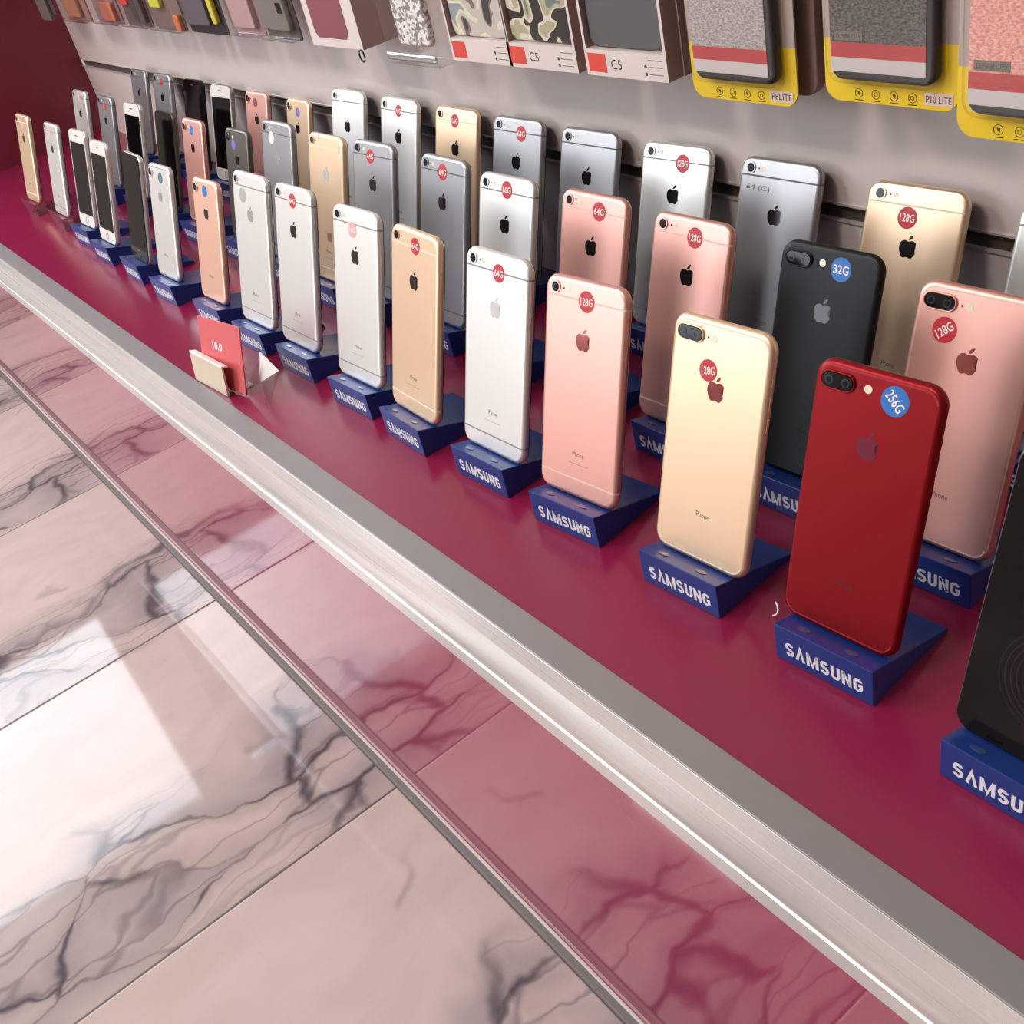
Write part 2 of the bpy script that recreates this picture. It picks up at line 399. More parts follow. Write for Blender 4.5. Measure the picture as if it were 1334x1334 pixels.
for p in me.polygons:
    zc = p.center.z / S
    p.use_smooth = -6.15 < zc < -2.13 and p.center.y < 0
obj('nosing', me, None, et)

# ------------------------------------------------------------------ phone stands
H, D, W, TH, PS = 2.776, 7.53, 6.8, 0.31507, 1.886
m_blue = mat('cobalt blue plastic', rgb(22, 54, 128), 0.36, vary=0.05)
m_white = mat('white print', rgb(235, 236, 242), 0.5)
m_pad = mat('smoky rubber pad', rgb(60, 74, 118), 0.15)
def stand_base_mesh():
    bm = nb(); zr = H - D * math.tan(TH)
    prism(bm, [(0, 0), (0, H), (D, zr), (D, 0)], 'x', -W/2, W/2)
    bmesh.ops.bevel(bm, geom=list(bm.edges), offset=0.07, segments=2, profile=0.5, affect='EDGES')
    return tomesh('base', bm, m_blue)
def slope(y): return H - y * math.tan(TH)
def stand_lettering(parent):
    o = obj('lettering', cached('word', lambda: block_word('S\u039bMSUNG', 1.04, 5.35, 0.2, m_white)), None, parent, loc=(0.05, -0.001, 1.16))
    return o
def stand(key, short, x, y, yaw):
    t = thing('phone_stand', 'blue wedge stand ' + short, 'stand', (x, y, 0), (0, 0, yaw), 'blue wedge stands under the phones')
    obj('base', cached('stand', stand_base_mesh), None, t)
    stand_lettering(t)
    def pad():
        bm = nb(); n = 20
        prism(bm, [(0.42 * math.cos(2*PI*i/n), 0.2 * math.sin(2*PI*i/n)) for i in range(n)], 'z', 0, 0.05)
        return tomesh('pad', bm, m_pad)
    for px in (-1.75, 1.5):
        obj('rubber_pad', cached('pad', pad), None, t, loc=(px, 0.75, slope(0.75)), rot=(-TH, 0, 0))
    def sup():
        bm = nb(); box(bm, -1.3, 1.3, 0.42, 0.76, -0.4, 3.4, 0.05); return tomesh('back_support', bm, m_blue)
    obj('back_support', cached('sup', sup), None, t, loc=(0, PS, slope(PS)), rot=(-TH, 0, 0))
    return t

# ------------------------------------------------------------------ phones
ALU = {}
def alu(name, c, rough=0.34, metal=0.78): ALU[name] = mat(name + ' anodised aluminium', rgb(*c), rough, metal, bump=0.06, bscale=2500, vary=0.015)
alu('gold', (244, 212, 178)); alu('rose', (236, 176, 164)); alu('silver', (236, 234, 230)); alu('grey', (168, 166, 168))
alu('dark', (112, 108, 100)); alu('black', (24, 24, 26), 0.42, 0.4); alu('red', (138, 13, 24), 0.35, 0.7); alu('peach', (250, 202, 178))
LINE = {'gold': mat('cream antenna plastic', rgb(238, 222, 196), 0.5), 'rose': mat('blush antenna plastic', rgb(238, 202, 190), 0.5),
        'silver': mat('grey antenna plastic', rgb(142, 140, 138), 0.5), 'grey': mat('charcoal antenna plastic', rgb(92, 88, 90), 0.5),
        'dark': mat('dark antenna plastic', rgb(60, 58, 58), 0.5), 'black': mat('black antenna plastic', rgb(18, 18, 20), 0.5),
        'red': mat('red antenna plastic', rgb(150, 24, 32), 0.5)}
LINE['peach'] = LINE['rose']
ALU['rim'] = mat('polished silver rim', rgb(214, 206, 202), 0.22, metal=0.9)
m_lens = mat('camera glass', rgb(14, 13, 16), 0.08, spec=0.22)
m_lensin = mat('lens element', rgb(40, 38, 52), 0.15, metal=0.2, spec=0.3)
m_flash = mat('flash lens', rgb(236, 226, 200), 0.2)
m_mic = mat('black hole', rgb(12, 10, 10), 0.7)
m_glassk = mat('black screen glass', rgb(12, 9, 11), 0.06, spec=0.12)
m_glassw = mat('white front glass', rgb(226, 220, 214), 0.12)
LOGO = {'dark': mat('mirror emblem', rgb(70, 62, 64), 0.12, metal=0.85), 'bright': mat('mirror emblem with painted gleam', rgb(232, 232, 232), 0.2, metal=0.6),  # the bright copy has the gleam of the same mirror put into its colour
        'rose': mat('rose mirror emblem', rgb(150, 84, 80), 0.12, metal=0.9), 'red': mat('red mirror emblem', rgb(120, 40, 62), 0.2, metal=0.5),
        'black': mat('gloss black emblem', rgb(30, 18, 22), 0.08, metal=0.4), 'soft': mat('soft silver emblem', rgb(178, 178, 176), 0.3, metal=0.6)}
STK = {'red': mat('red sticker', rgb(196, 34, 50), 0.4), 'blue': mat('blue sticker', rgb(30, 110, 190), 0.4), 'white': mat('silver sticker', rgb(240, 238, 236), 0.25),
       'grey': mat('grey sticker', rgb(172, 174, 176), 0.3), 'purple': mat('purple sticker', rgb(128, 108, 190), 0.4), 'pink': mat('pink sticker', rgb(228, 168, 164), 0.4),  # the grey one has reflected light put into its colour
       'plum': mat('plum sticker', rgb(134, 62, 84), 0.4), 'teal': mat('teal sticker', rgb(70, 112, 120), 0.4), 'brown': mat('brown sticker', rgb(150, 112, 78), 0.4)}
m_stktext = mat('sticker print', rgb(250, 236, 232), 0.5)
m_ink = mat('grey print', rgb(120, 104, 98), 0.6)
m_inkred = mat('dark red print', rgb(84, 10, 16), 0.5)
m_pen = mat('pencil marks', rgb(86, 84, 88), 0.6)
T_ = 0.72

def phone(key, kind, col, s, logo, sticker, label, pose, z_up=None, extra=None):
    x, y, yaw, lat, _ = pose
    w, h = 6.71 * s, 13.83 * s
    cy, sy = math.cos(yaw), math.sin(yaw)
    zs = slope(PS) if z_up is None else z_up
    # the slab's lower edge rests on the sloping top of its stand
    loc = (x + lat * cy - PS * sy, y + lat * sy + PS * cy, zs + 0.02)
    t = thing('smartphone', label, 'phone', loc, (-TH, 0, yaw), 'phones standing on the magenta shelf')
    rc = 1.0 if s < 1.1 else 1.12
    yb = -T_ / 2
    front = kind in ('f',)
    body = ALU[col]
    obj('body', cached(('body', s, col), lambda: tomesh('body', slab(nb(), w, h, T_, rc, 0.345), body, 'sides')), None, t)
    # side buttons on the viewer's right edge
    def btn(l): return lambda: tomesh('button', slab(nb(), 0.05, l, 0.2, 0.02, 0.02, 0, 0), body)
    if not front:
        for zz, l, nm in ((h - 4.6, 0.9, 'volume_button'), (h - 6.0, 0.9, 'volume_button'), (h - 3.1, 0.5, 'mute_switch')):
            obj(nm, cached((nm, l, col), btn(l)), None, t, loc=(w/2 - 0.005, 0, zz))
    if front:
        gm = m_glassw if logo == 'w' else m_glassk
        obj('front_glass', cached(('fg', s, logo), lambda: tomesh('front_glass', slab(nb(), w - 0.22, h - 0.22, 0.1, rc - 0.1, 0.045, 0.11, yb + 0.0), gm, 'sides')), None, t)
        obj('screen', cached(('scr', s), lambda: tomesh('screen', slab(nb(), w - 0.75, h - 3.6, 0.03, 0.04, 0.01, 1.8, yb - 0.05), m_glassk)), None, t)
        obj('home_button', cached(('home', s, logo), lambda: tomesh('home_button', ring(nb(), 0, 0.95, 0.40, 0.52, yb - 0.07, yb - 0.03), mat('home button ring', rgb(150, 146, 142), 0.3, 0.6))), None, t)
        obj('earpiece', cached(('ear', s), lambda: tomesh('earpiece', prism(nb(), pill(1.1, 0.14, 0, h - 0.85, 5), 'y', yb - 0.065, yb - 0.03), m_mic)), None, t)
        return t
    obj('front_glass', cached(('bg', s), lambda: tomesh('front_glass', slab(nb(), w - 0.3, h - 0.3, 0.1, rc - 0.12, 0.045, 0.15, T_/2 - 0.02), m_glassk, 'sides')), None, t)
    if kind == 'glass':        # dark glass back with a ring texture and a bright metal rim
        return t
    # antenna breaks
    if kind == 's':
        for zz in (1.22 * s, h - 1.28 * s):
            def band():
                bm = nb(); r = T_/2 + 0.006; pr = []
                for i in range(13):
                    a = PI/2 + PI * i / 12; pr.append((-w/2 + T_/2 + r * math.cos(a), r * math.sin(a)))
                for i in range(13):
                    a = -PI/2 + PI * i / 12; pr.append((w/2 - T_/2 + r * math.cos(a), r * math.sin(a)))
                prism(bm, pr, 'z', 0, 0.13); return tomesh('antenna_band', bm, LINE[col])
            obj('antenna_band', cached(('band', s, col), band), None, t, loc=(0, 0, zz))
    else:
        for zz, fl in ((h, -1), (0, 1)):
            def arc():
                bm = nb(); out = [p for p in rrect(w - 0.62, 2 * 1.3, rc - 0.3, 8, 0.31) if p[1] <= 1.05]
                inn = [p for p in rrect(w - 0.80, 2 * 1.3, rc - 0.39, 8, 0.40) if p[1] <= 1.06]
                out.sort(key=lambda p: p[0] + (0 if p[1] < 0.5 else 0)); inn.sort(key=lambda p: p[0])
                k = min(len(out), len(inn))
                for y in (yb - 0.006,):
                    A = [bm.verts.new((p[0], y, p[1])) for p in out[:k]]; B = [bm.verts.new((p[0], y, p[1])) for p in inn[:k]]
                    A2 = [bm.verts.new((p[0], y + 0.02, p[1])) for p in out[:k]]; B2 = [bm.verts.new((p[0], y + 0.02, p[1])) for p in inn[:k]]
                    for i in range(k - 1):
                        for P, Q in ((A, B), (A, A2), (B, B2)):
                            bm.faces.new((P[i], P[i+1], Q[i+1], Q[i]))
                return tomesh('antenna_band', bm, LINE[col])
            o = obj('antenna_band', cached(('arc', s, col), arc), None, t, loc=(0, 0, zz))
            if fl < 0: o.scale = (1, 1, -1)
    # camera
    if kind == 'p':
        cx, cz = -w/2 + 1.55, h - 1.12
        cam = obj('camera', cached(('camp', col), lambda: tomesh('camera', camera_rim(2.15, 1.06), body, 'sides')), None, t, loc=(cx, yb, cz))
        obj('lens_cover', cached('lcp', lambda: tomesh('lens_cover', prism(nb(), pill(1.88, 0.82, 0, 0), 'y', -0.15, -0.05), m_lens)), None, cam)
        for dx in (-0.52, 0.52):
            obj('lens', cached('lnp', lambda: tomesh('lens', ring(nb(), 0, 0, 0.16, 0.27, -0.165, -0.14, 20), m_lensin)), None, cam, loc=(dx, 0, 0))
        mx, fx, fr = cx + 1.38, cx + 1.85, 0.24
    elif kind == 'n':
        cx, cz = -w/2 + 1.1, h - 1.08
        cam = obj('camera', cached(('camn', col), lambda: tomesh('camera', camera_rim(1.12, 1.10), body, 'sides')), None, t, loc=(cx, yb, cz))
        obj('lens_cover', cached('lcn', lambda: tomesh('lens_cover', disc(nb(), 0, 0, 0.43, -0.15, -0.05), m_lens)), None, cam)
        obj('lens', cached('lnn', lambda: tomesh('lens', ring(nb(), 0, 0, 0.14, 0.24, -0.165, -0.14, 20), m_lensin)), None, cam)
        mx, fx, fr = cx + 0.85, cx + 1.35, 0.22
    else:
        cx, cz = -w/2 + 1.12, h - 0.78 * (1 + (s - 1) * 0.6)
        cam = obj('camera', cached(('cams', col), lambda: tomesh('camera', ring(nb(), 0, 0, 0.35, 0.43, -0.08, 0.05), body)), None, t, loc=(cx, yb, cz))
        obj('lens_cover', cached('lcs', lambda: tomesh('lens_cover', disc(nb(), 0, 0, 0.36, -0.06, 0.04), m_lens)), None, cam)
        obj('lens', cached('lns', lambda: tomesh('lens', ring(nb(), 0, 0, 0.12, 0.21, -0.075, -0.05, 20), m_lensin)), None, cam)
        mx, fx, fr = cx + 0.78, cx + 1.22, 0.2
    obj('microphone', cached('mic', lambda: tomesh('microphone', disc(nb(), 0, 0, 0.07, -0.012, 0.02, 12), m_mic)), None, t, loc=(mx, yb, cz))
    fl = obj('flash', cached(('fl', fr), lambda: tomesh('flash', disc(nb(), 0, 0, fr, -0.012, 0.02, 20), m_flash)), None, t, loc=(fx, yb, cz))
    # emblem and model lettering
    zl = h - (4.15 if s > 1.1 else 3.65)
    def emb():
        bm = nb(); k = 1.62 * (1 if s > 1.1 else 0.9)
        for P in EMB: prism(bm, [(px * k * 1.0, pz * k) for px, pz in P], 'y', -0.008, 0.01)
        return tomesh('logo', bm, LOGO[logo])
    obj('logo', cached(('emb', s > 1.1, logo), emb), None, t, loc=(0, yb, zl))
    ink = m_inkred if col == 'red' else (m_mic if col == 'black' else m_ink)
    obj('model_lettering', text_mesh('iPhone', ink, 0.34, 1.15, 0.0, 0.006), None, t, loc=(0, yb, h * 0.212))
    if s > 1.1 and kind == 's':
        obj('small_print', text_mesh('\u2013\u2013\u2013\u2013\u2013\u2013\u2013\u2013\u2013\u2013', ink, 0.025, 2.0, 0.0, 0.005), None, t, loc=(0, yb, h * 0.165))
    if sticker:
        c, txt, sx, zt, rot, dia = sticker
        so = obj('capacity_sticker', cached(('stk', c, dia), lambda: tomesh('sticker', disc(nb(), 0, 0, dia/2, -0.016, 0.004, 32), STK[c])), None, t, loc=(sx, yb, h - zt), rot=(0, -rot, 0))
        so['label'] = 'round %s sticker' % c
        if txt: obj('sticker_lettering', text_mesh(txt, m_stktext, dia * 0.36, dia * 0.74, 0.012, 0.006), None, so, loc=(0, -0.017, 0))
    if extra: extra(t, w, h, yb)
    return t
def camera_rim(w, hh):
    bm = nb(); o = pill(w, hh, 0, 0); i_ = pill(w - 0.2, hh - 0.2, 0, 0); n = len(o)
    rows = [[(p[0], 0.05, p[1]) for p in o], [(p[0], -0.1, p[1]) for p in o], [((p[0] + q[0]) / 2, -0.145, (p[1] + q[1]) / 2) for p, q in zip(o, i_)], [(p[0], -0.1, p[1]) for p in i_], [(p[0], 0.05, p[1]) for p in i_]]
    V = [[bm.verts.new(p) for p in r] for r in rows]
    for A, B in zip(V, V[1:]):
        for k in range(n): bm.faces.new((A[k], A[(k+1) % n], B[(k+1) % n], B[k]))
    return bm

POSE = {
    'A1': (14.17, 8.58, 0.005, 0.02, 1.161), 'A2': (2.05, 9.96, 0.056, -0.23, 1.161), 'A3': (-9.65, 9.84, 0.054, 0.41, 1.161),
    'A4': (-21.47, 9.71, 0.101, 0.08, 1.161), 'A5': (-32.10, 9.61, 0.039, 0.15, 1.161), 'A6': (-43.19, 9.14, -0.031, -0.03, 1.161),
    'A7': (-53.06, 9.45, 0.039, -0.16, 1.161), 'A8': (-65.06, 9.74, 0.025, -0.99, 1.161), 'A9': (-75.72, 9.56, 0.033, 0.0, 1.161),
    'A10': (-86.91, 9.56, 0.034, -0.82, 1), 'A11': (-100.55, 9.26, 0.032, -0.71, 1), 'A12': (-112.93, 9.59, -0.017, 0.66, 1),
    'A13': (-125.31, 9.66, 0.009, 0.0, 1), 'A14': (-136.80, 10.46, 0.038, 0.04, 1), 'A15': (-149.77, 10.17, 0.014, 0.01, 1), 'A16': (-164.68, 9.85, 0.033, 0.01, 1),
    'B1': (1.47, 19.87, 0.044, -0.38, 1.161), 'B2': (-10.09, 20.75, 0.045, 0.01, 1.161), 'B3': (-21.92, 20.47, 0.026, -0.44, 1.161),
    'B4': (-33.41, 20.69, 0.040, 0.0, 1.161), 'B5': (-44.63, 20.31, 0.042, -0.02, 1.161), 'B6': (-55.87, 21.07, 0.020, 0.01, 1.161),
    'B7': (-68.54, 20.86, 0.050, 0.02, 1.161), 'B8': (-77.75, 20.17, 0.022, -0.01, 1.161), 'B9': (-90.55, 20.50, 0.024, 0.0, 1.161),
    'B10': (-103.03, 20.86, 0.018, 0.01, 1), 'B11': (-116.83, 20.54, 0.033, 0.0, 1), 'B12': (-127.69, 20.68, 0.003, 0.0, 1),
    'B13': (-140.64, 20.66, 0.026, 0.0, 1), 'B14': (-153.20, 20.61, 0.012, 0.0, 1), 'B15': (-165.65, 20.40, 0.025, -0.01, 1),
    'C1': (0.45, 31.20, 0.052, 0.0, 1.161), 'C2': (-10.90, 30.90, 0.050, -0.02, 1.161), 'C3': (-23.42, 31.3, 0.040, 0.01, 1.161),
    'C4': (-34.45, 31.2, 0.067, 0.0, 1.161), 'C5': (-45.93, 31.19, 0.048, 0.0, 1.161), 'C6': (-56.89, 31.20, 0.049, 0.0, 1.161),
    'C7': (-67.87, 31.2, 0.031, 0.0, 1.161), 'C8': (-79.58, 31.19, 0.028, 0.0, 1.161), 'C9': (-91.51, 31.16, 0.032, 0.0, 1.161),
    'C10': (-105.57, 31.3, -0.011, 0.0, 1), 'C11': (-117.88, 31.20, 0.041, 0.0, 1), 'C12': (-129.97, 31.18, 0.057, 0.0, 1),
    'C13': (-140.87, 31.2, 0.059, 0.0, 1), 'C14': (-154.10, 31.2, 0.070, 0.0, 1), 'C15': (-164.85, 31.07, 0.040, 0.0, 1)}
R_, B_ = 'red', 'blue'
FRONT, MID, BACK = 'front row', 'middle row', 'back row against the wall'
# key: kind, colour, emblem, sticker(colour, text, x, from top, turn, diameter), label of the phone, words for its stand
PH = {
 'A1': ('glass', 'rim', 'dark', None, 'large black glass phone with silver rim cut by the right edge, front row', 'under the large black glass phone at the right edge'),
 'A2': ('p', 'red', 'red', (B_, '256G', 1.15, 1.35, -0.75, 1.65), 'bright red dual-camera phone with blue 256G sticker, front row', 'under the bright red phone'),
 'A3': ('p', 'gold', 'rose', (R_, '128G', -0.72, 3.15, 0.12, 1.4), 'gold dual-camera phone whose red sticker overlaps its emblem, front row', 'under the gold dual-camera phone'),
 'A4': ('s', 'rose', 'rose', (R_, '128G', 0.2, 1.45, 0.05, 1.5), 'rose pink single-camera phone in the front row beside the gold dual-camera phone', 'under the rose pink phone of the front row'),
 'A5': ('s', 'silver', 'bright', (R_, '64G', 0.35, 1.5, 0, 1.4), 'silver phone with gleaming white emblem and red sticker, front row', 'under the front-row silver phone with gleaming white emblem'),
 'A6': ('s', 'gold', 'dark', (R_, '64G', 0.25, 1.3, 0, 1.4), 'gold single-camera phone with red sticker near its top, front row', 'under the front-row gold single-camera phone'),
 'A7': ('s', 'silver', 'dark', ('pink', '16G', -0.3, 1.95, 0, 1.4), 'silver phone with pale pink sticker and dark emblem, front row', 'under the front-row phone with pale pink sticker'),
 'A8': ('s', 'silver', 'dark', (R_, '64G', 0.1, 1.4, 0, 1.4), 'silver grey phone behind the small red price card, right of it, front row', 'under the front-row phone just right of the price card'),
 'A9': ('s', 'silver', 'soft', ('grey', None, -1.45, 2.4, 0, 1.5), 'white silver phone with round grey sticker directly behind the price card', 'directly behind the price card, under the white silver phone'),
 'A10': ('n', 'peach', 'dark', (B_, None, 0.1, 1.3, 0, 1.3), 'small peach coloured phone with blue sticker, front row left of the price card', 'under the small peach phone of the front row'),
 'A11': ('n', 'silver', 'soft', ('teal', None, 0.6, 1.5, 0, 1.3), 'small white phone with teal sticker in the front row, left of the peach one', 'under the small white phone with teal sticker'),
 'A12': ('f', 'silver', 'k', None, 'phone turned screen outwards with black face, front row beside the small white phone', 'under the front-row black-faced phone'),
 'A13': ('f', 'silver', 'w', None, 'white-faced phone with dark screen outwards, right one of the front-row pair', 'under the right one of two white-faced front-row phones'),
 'A14': ('f', 'silver', 'w', None, 'white-faced phone with dark screen outwards, left one of the front-row pair', 'under the left one of two white-faced front-row phones'),
 'A15': ('s', 'silver', 'dark', ('pink', None, -0.3, 1.3, 0, 1.2), 'small pale silver phone on a clear stand, second from left in front row', ''),
 'A16': ('s', 'gold', 'dark', ('pink', None, 0.2, 1.5, 0, 1.2), 'small gold phone on a clear stand, leftmost of the front row', ''),
 'B1': ('p', 'rose', 'rose', (R_, '128G', -1.75, 2.7, 0.7, 1.55), 'large rose dual-camera phone behind the red one, its 128G sticker left of emblem', 'under the large rose dual-camera phone behind the red one'),
 'B2': ('p', 'black', 'black', (B_, '32G', 0.95, 1.3, 0, 1.55), 'matte black dual-camera phone with blue 32G sticker, middle row', 'under the matte black dual-camera phone'),
 'B3': ('s', 'rose', 'dark', (R_, '128G', 0.45, 1.4, 0, 1.5), 'rose phone with red 128G sticker standing behind the gold dual-camera phone', 'under the middle-row rose phone behind the gold dual-camera one'),
 'B4': ('s', 'rose', 'dark', (R_, '64G', 0.75, 1.35, 0, 1.5), 'rose phone in the middle row behind the front rose pink phone', 'under the middle-row rose phone behind the front rose one'),
 'B5': ('s', 'silver', 'dark', (R_, '16G', 0.2, 1.2, 0, 1.5), 'silver phone with grey emblem behind the white-emblem silver phone, middle row', 'under the middle-row silver phone with grey emblem'),
 'B6': ('s', 'grey', 'dark', (R_, '64G', 0.05, 1.45, 0, 1.5), 'space grey phone with red sticker across its band, middle row', 'under the middle-row space grey phone'),
 'B7': ('s', 'grey', 'dark', (R_, '64G', -0.35, 1.5, 0, 1.4), 'pale grey phone with red sticker, middle row right of the white-emblem gold phone', 'under the middle-row pale grey phone'),
 'B8': ('s', 'gold', 'bright', None, 'gold phone with shining white emblem and no sticker near top, middle row', 'under the gold phone with shining white emblem'),
 'B9': ('s', 'grey', 'soft', ('white', None, -1.2, 1.95, 0, 1.4), 'silver grey phone with bright white round sticker, middle row', 'under the middle-row phone with bright white sticker'),
 'B10': ('n', 'dark', 'dark', ('purple', None, -0.8, 2.0, 0, 1.2), 'small dark olive grey phone with purple sticker, middle row', 'under the small dark olive grey phone'),
 'B11': ('n', 'rose', 'dark', (B_, None, 0.0, 1.5, 0, 1.2), 'small rose phone with blue sticker in the middle row', 'under the small middle-row rose phone'),
 'B12': ('f', 'dark', 'k', None, 'black-faced phone turned screen outwards, middle row left of the small rose phone', 'under the middle-row black-faced phone'),
 'B13': ('f', 'silver', 'w', None, 'white-faced phone with dark screen outwards, only one in the middle row', 'under the middle-row white-faced phone'),
 'B14': ('s', 'grey', 'dark', (R_, None, 0.3, 1.5, 0, 1.2), 'silver grey phone with red sticker, second from left in middle row', 'under the second phone from left in the middle row'),
 'B15': ('s', 'silver', 'dark', ('pink', None, 0.2, 1.2, 0, 1.2), 'small white silver phone, leftmost of the middle row', 'under the leftmost phone of the middle row'),
 'C1': ('s', 'silver', 'dark', None, 'silver phone cut by the right edge of the photo, back row', 'under the back-row silver phone at the right edge'),
 'C2': ('s', 'gold', 'dark', (R_, '128G', -0.4, 2.25, 0, 1.5), 'large gold phone with red 128G sticker in the back row by the wall', 'under the large back-row gold phone'),
 'C3': ('s', 'grey', 'dark', None, 'space grey phone with pencilled writing below its camera, back row', 'under the back-row phone with pencilled writing'),
 'C4': ('s', 'silver', 'dark', (R_, '128G', 0.85, 1.55, 0, 1.5), 'silver phone with red 128G sticker, back row beside the pencilled grey phone', 'under the back-row silver phone with 128G sticker'),
 'C5': ('s', 'grey', 'dark', None, 'plain grey phone without sticker, back row behind the middle-row rose phone', 'under the plain grey back-row phone without sticker'),
 'C6': ('s', 'grey', 'dark', (R_, '64G', 0.7, 1.5, 0, 1.5), 'grey phone with red sticker, back row right of the gold phone', 'under the back-row grey phone with red sticker'),
 'C7': ('s', 'gold', 'dark', (R_, '16G', -0.1, 1.4, 0, 1.4), 'gold phone with half shining red sticker, back row between grey and silver phones', 'under the back-row gold phone with half shining sticker'),
 'C8': ('s', 'silver', 'dark', (R_, '16G', 0.1, 1.4, 0, 1.3), 'silver phone with small red sticker left of the back-row gold phone', 'under the back-row silver phone with small red sticker'),
 'C9': ('s', 'silver', 'dark', None, 'pale silver phone without sticker, back row near the middle', 'under the pale back-row silver phone without sticker'),
 'C10': ('n', 'gold', 'dark', ('purple', None, 0.2, 1.7, 0, 1.2), 'small gold phone with purple sticker, back row', 'under the small back-row gold phone'),
 'C11': ('n', 'rose', 'dark', ('plum', None, -0.1, 1.5, 0, 1.2), 'small rose pink phone with plum sticker, back row', 'under the small back-row rose phone'),
 'C12': ('f', 'grey', 'w', None, 'phone with white top face and black screen outwards, back row', 'under the back-row phone with white face'),
 'C13': ('f', 'black', 'k', None, 'all-black phone with screen outwards, back row left of the white-faced one', 'under the all-black back-row phone'),
 'C14': ('s', 'grey', 'dark', (R_, None, 0.2, 1.4, 0, 1.1), 'small grey phone, second from left in the back row', 'under the second phone from left in the back row'),
 'C15': ('s', 'grey', 'dark', None, 'small grey phone, leftmost of the back row', 'under the leftmost phone of the back row'),
}
def ring_mat():
    m, T, b = blank('black glass with ring texture', 0.1); b.inputs['Specular IOR Level'].default_value = 0.25
    tc = T.n('ShaderNodeTexCoord'); sp = T.n('ShaderNodeSeparateXYZ'); T.link(tc.outputs['Object'], sp.inputs[0])
    dx = T.math('SUBTRACT', sp.outputs[0], 0.006); dz = T.math('SUBTRACT', sp.outputs[2], 0.047)
    r = T.math('SQRT', T.math('ADD', T.math('MULTIPLY', dx, dx), T.math('MULTIPLY', dz, dz)))
    w = T.math('SINE', T.math('MULTIPLY', r, 2 * PI / 0.0030))
    f = T.math('MULTIPLY', T.ramp(w, 0.35, 0.9), T.math('MULTIPLY', T.ramp(r, 0.004, 0.006), T.ramp(r, 0.026, 0.030, 1.0, 0.0)))
    T.link(T.mix(f, rgb(15, 10, 13), rgb(40, 30, 32)), b.inputs['Base Color'])
    return m
def pencil(t, w, h, yb):
    obj('pencil_writing', text_mesh('64 (C)', m_pen, 0.5, 2.3, 0.0, 0.004), None, t, loc=(-w/2 + 2.0, yb, h - 2.35))
def brownspot(t, w, h, yb):
    bm = nb(); slab(bm, 1.0, 1.0, 0.03, 0.2, 0.01, -0.5)
    o = obj('residue_label', bm, STK['brown'], t, loc=(0.3, yb, h - 11.0)); o['label'] = 'small brown square label'
EXTRA = {'C3': pencil, 'B8': brownspot}
for key, (kind, col, logo, stk, lab, slab_) in PH.items():
    pose = POSE[key]; s = pose[4]
    if key in ('A15', 'A16'):
        t = phone(key, kind, col, s, logo, stk, lab, pose, 1.9)
    else:
        stand(key, slab_, *pose[:3]); t = phone(key, kind, col, s, logo, stk, lab, pose, extra=EXTRA.get(key))
    if kind == 'glass':
        w, h = 6.71 * s, 13.83 * s
        obj('back_glass', slab(nb(), w - 0.34, h - 0.34, 0.1, 0.98, 0.045, 0.17, -T_/2), ring_mat(), t, 'sides')

# clear stands of the two leftmost phones
m_acr = clear_mat('clear acrylic', (0.985, 0.975, 0.97, 1), 0.9)
for key, lab in (('A15', 'clear acrylic stand under the second phone from left, front row'), ('A16', 'clear acrylic stand under the leftmost gold phone, front row')):
    x, y, yaw = POSE[key][:3]
    t = thing('clear_phone_stand', lab, 'stand', (x, y, 0), (0, 0, yaw), 'clear phone stands at the far left')
    obj('base', box(nb(), -2.6, 2.6, 0.6, 5.2, 0, 0.25, 0.05), m_acr, t)
    obj('front_lip', prism(nb(), [(0.6, 0.25), (0.35, 3.0), (0.6, 3.0), (0.85, 0.25)], 'x', -2.6, 2.6), m_acr, t)
    obj('ledge', prism(nb(), [(0.85, 1.86), (0.85, 2.1), (2.5, 1.62), (2.5, 0.25), (2.2, 0.25), (2.2, 1.45)], 'x', -2.6, 2.6), m_acr, t)
    obj('back_rest', prism(nb(), [(2.55, 1.9), (4.6, 8.2), (4.8, 8.15), (2.9, 1.9), (4.9, 0.25), (4.6, 0.25)], 'x', -2.2, 2.2), m_acr, t)

# price card in its bent acrylic holder
m_acr2 = mat('reflection-beige plastic', rgb(214, 196, 172), 0.25)  # clear lip; the beige it reflects is put into the colour
m_acr3 = mat('glare-white plastic', rgb(250, 248, 246), 0.3)  # clear plastic with its bright glare painted as white
hx, hy, hr = -75.3, 2.32, 0.06
t = thing('card_holder', 'small bent clear plastic holder on the shelf edge carrying the red price card', 'holder', (hx, hy, 0), (0, 0, hr))
obj('base_plate', box(nb(), 0, 7.9, 0.0, 3.0, 0.0, 0.18, 0.04), m_acr, t)
o = obj('front_lip', prism(nb(), [(0.0, 0.18), (0.55, 3.2), (0.75, 3.2), (0.25, 0.18)], 'x', 0, 7.4), m_acr2, t); o['label'] = 'folded clear front lip with beige reflection painted in'
obj('lip_fold', prism(nb(), [(0.55, 3.2), (1.25, 2.95), (1.25, 3.1), (0.62, 3.38)], 'x', 0, 7.4), m_acr3, t)
obj('back_plate', prism(nb(), [(1.9, 0.18), (3.4, 5.0), (3.55, 4.95), (2.1, 0.18)], 'x', 0.3, 7.6), m_acr, t)
def plate(pts, th):
    bm = nb(); P = [Vector(p) for p in pts]; n = (P[1] - P[0]).cross(P[2] - P[0]).normalized() * th
    A = [bm.verts.new(p) for p in P]; B = [bm.verts.new(p + n) for p in P]
    bm.faces.new(A); bm.faces.new(B[::-1])
    for i in range(3): bm.faces.new((A[i], B[i], B[(i+1) % 3], A[(i+1) % 3]))
    return bm
def hl(x, y, z):
    dx, dy = x - hx, y - hy
    return (dx * math.cos(hr) + dy * math.sin(hr), -dx * math.sin(hr) + dy * math.cos(hr), z)
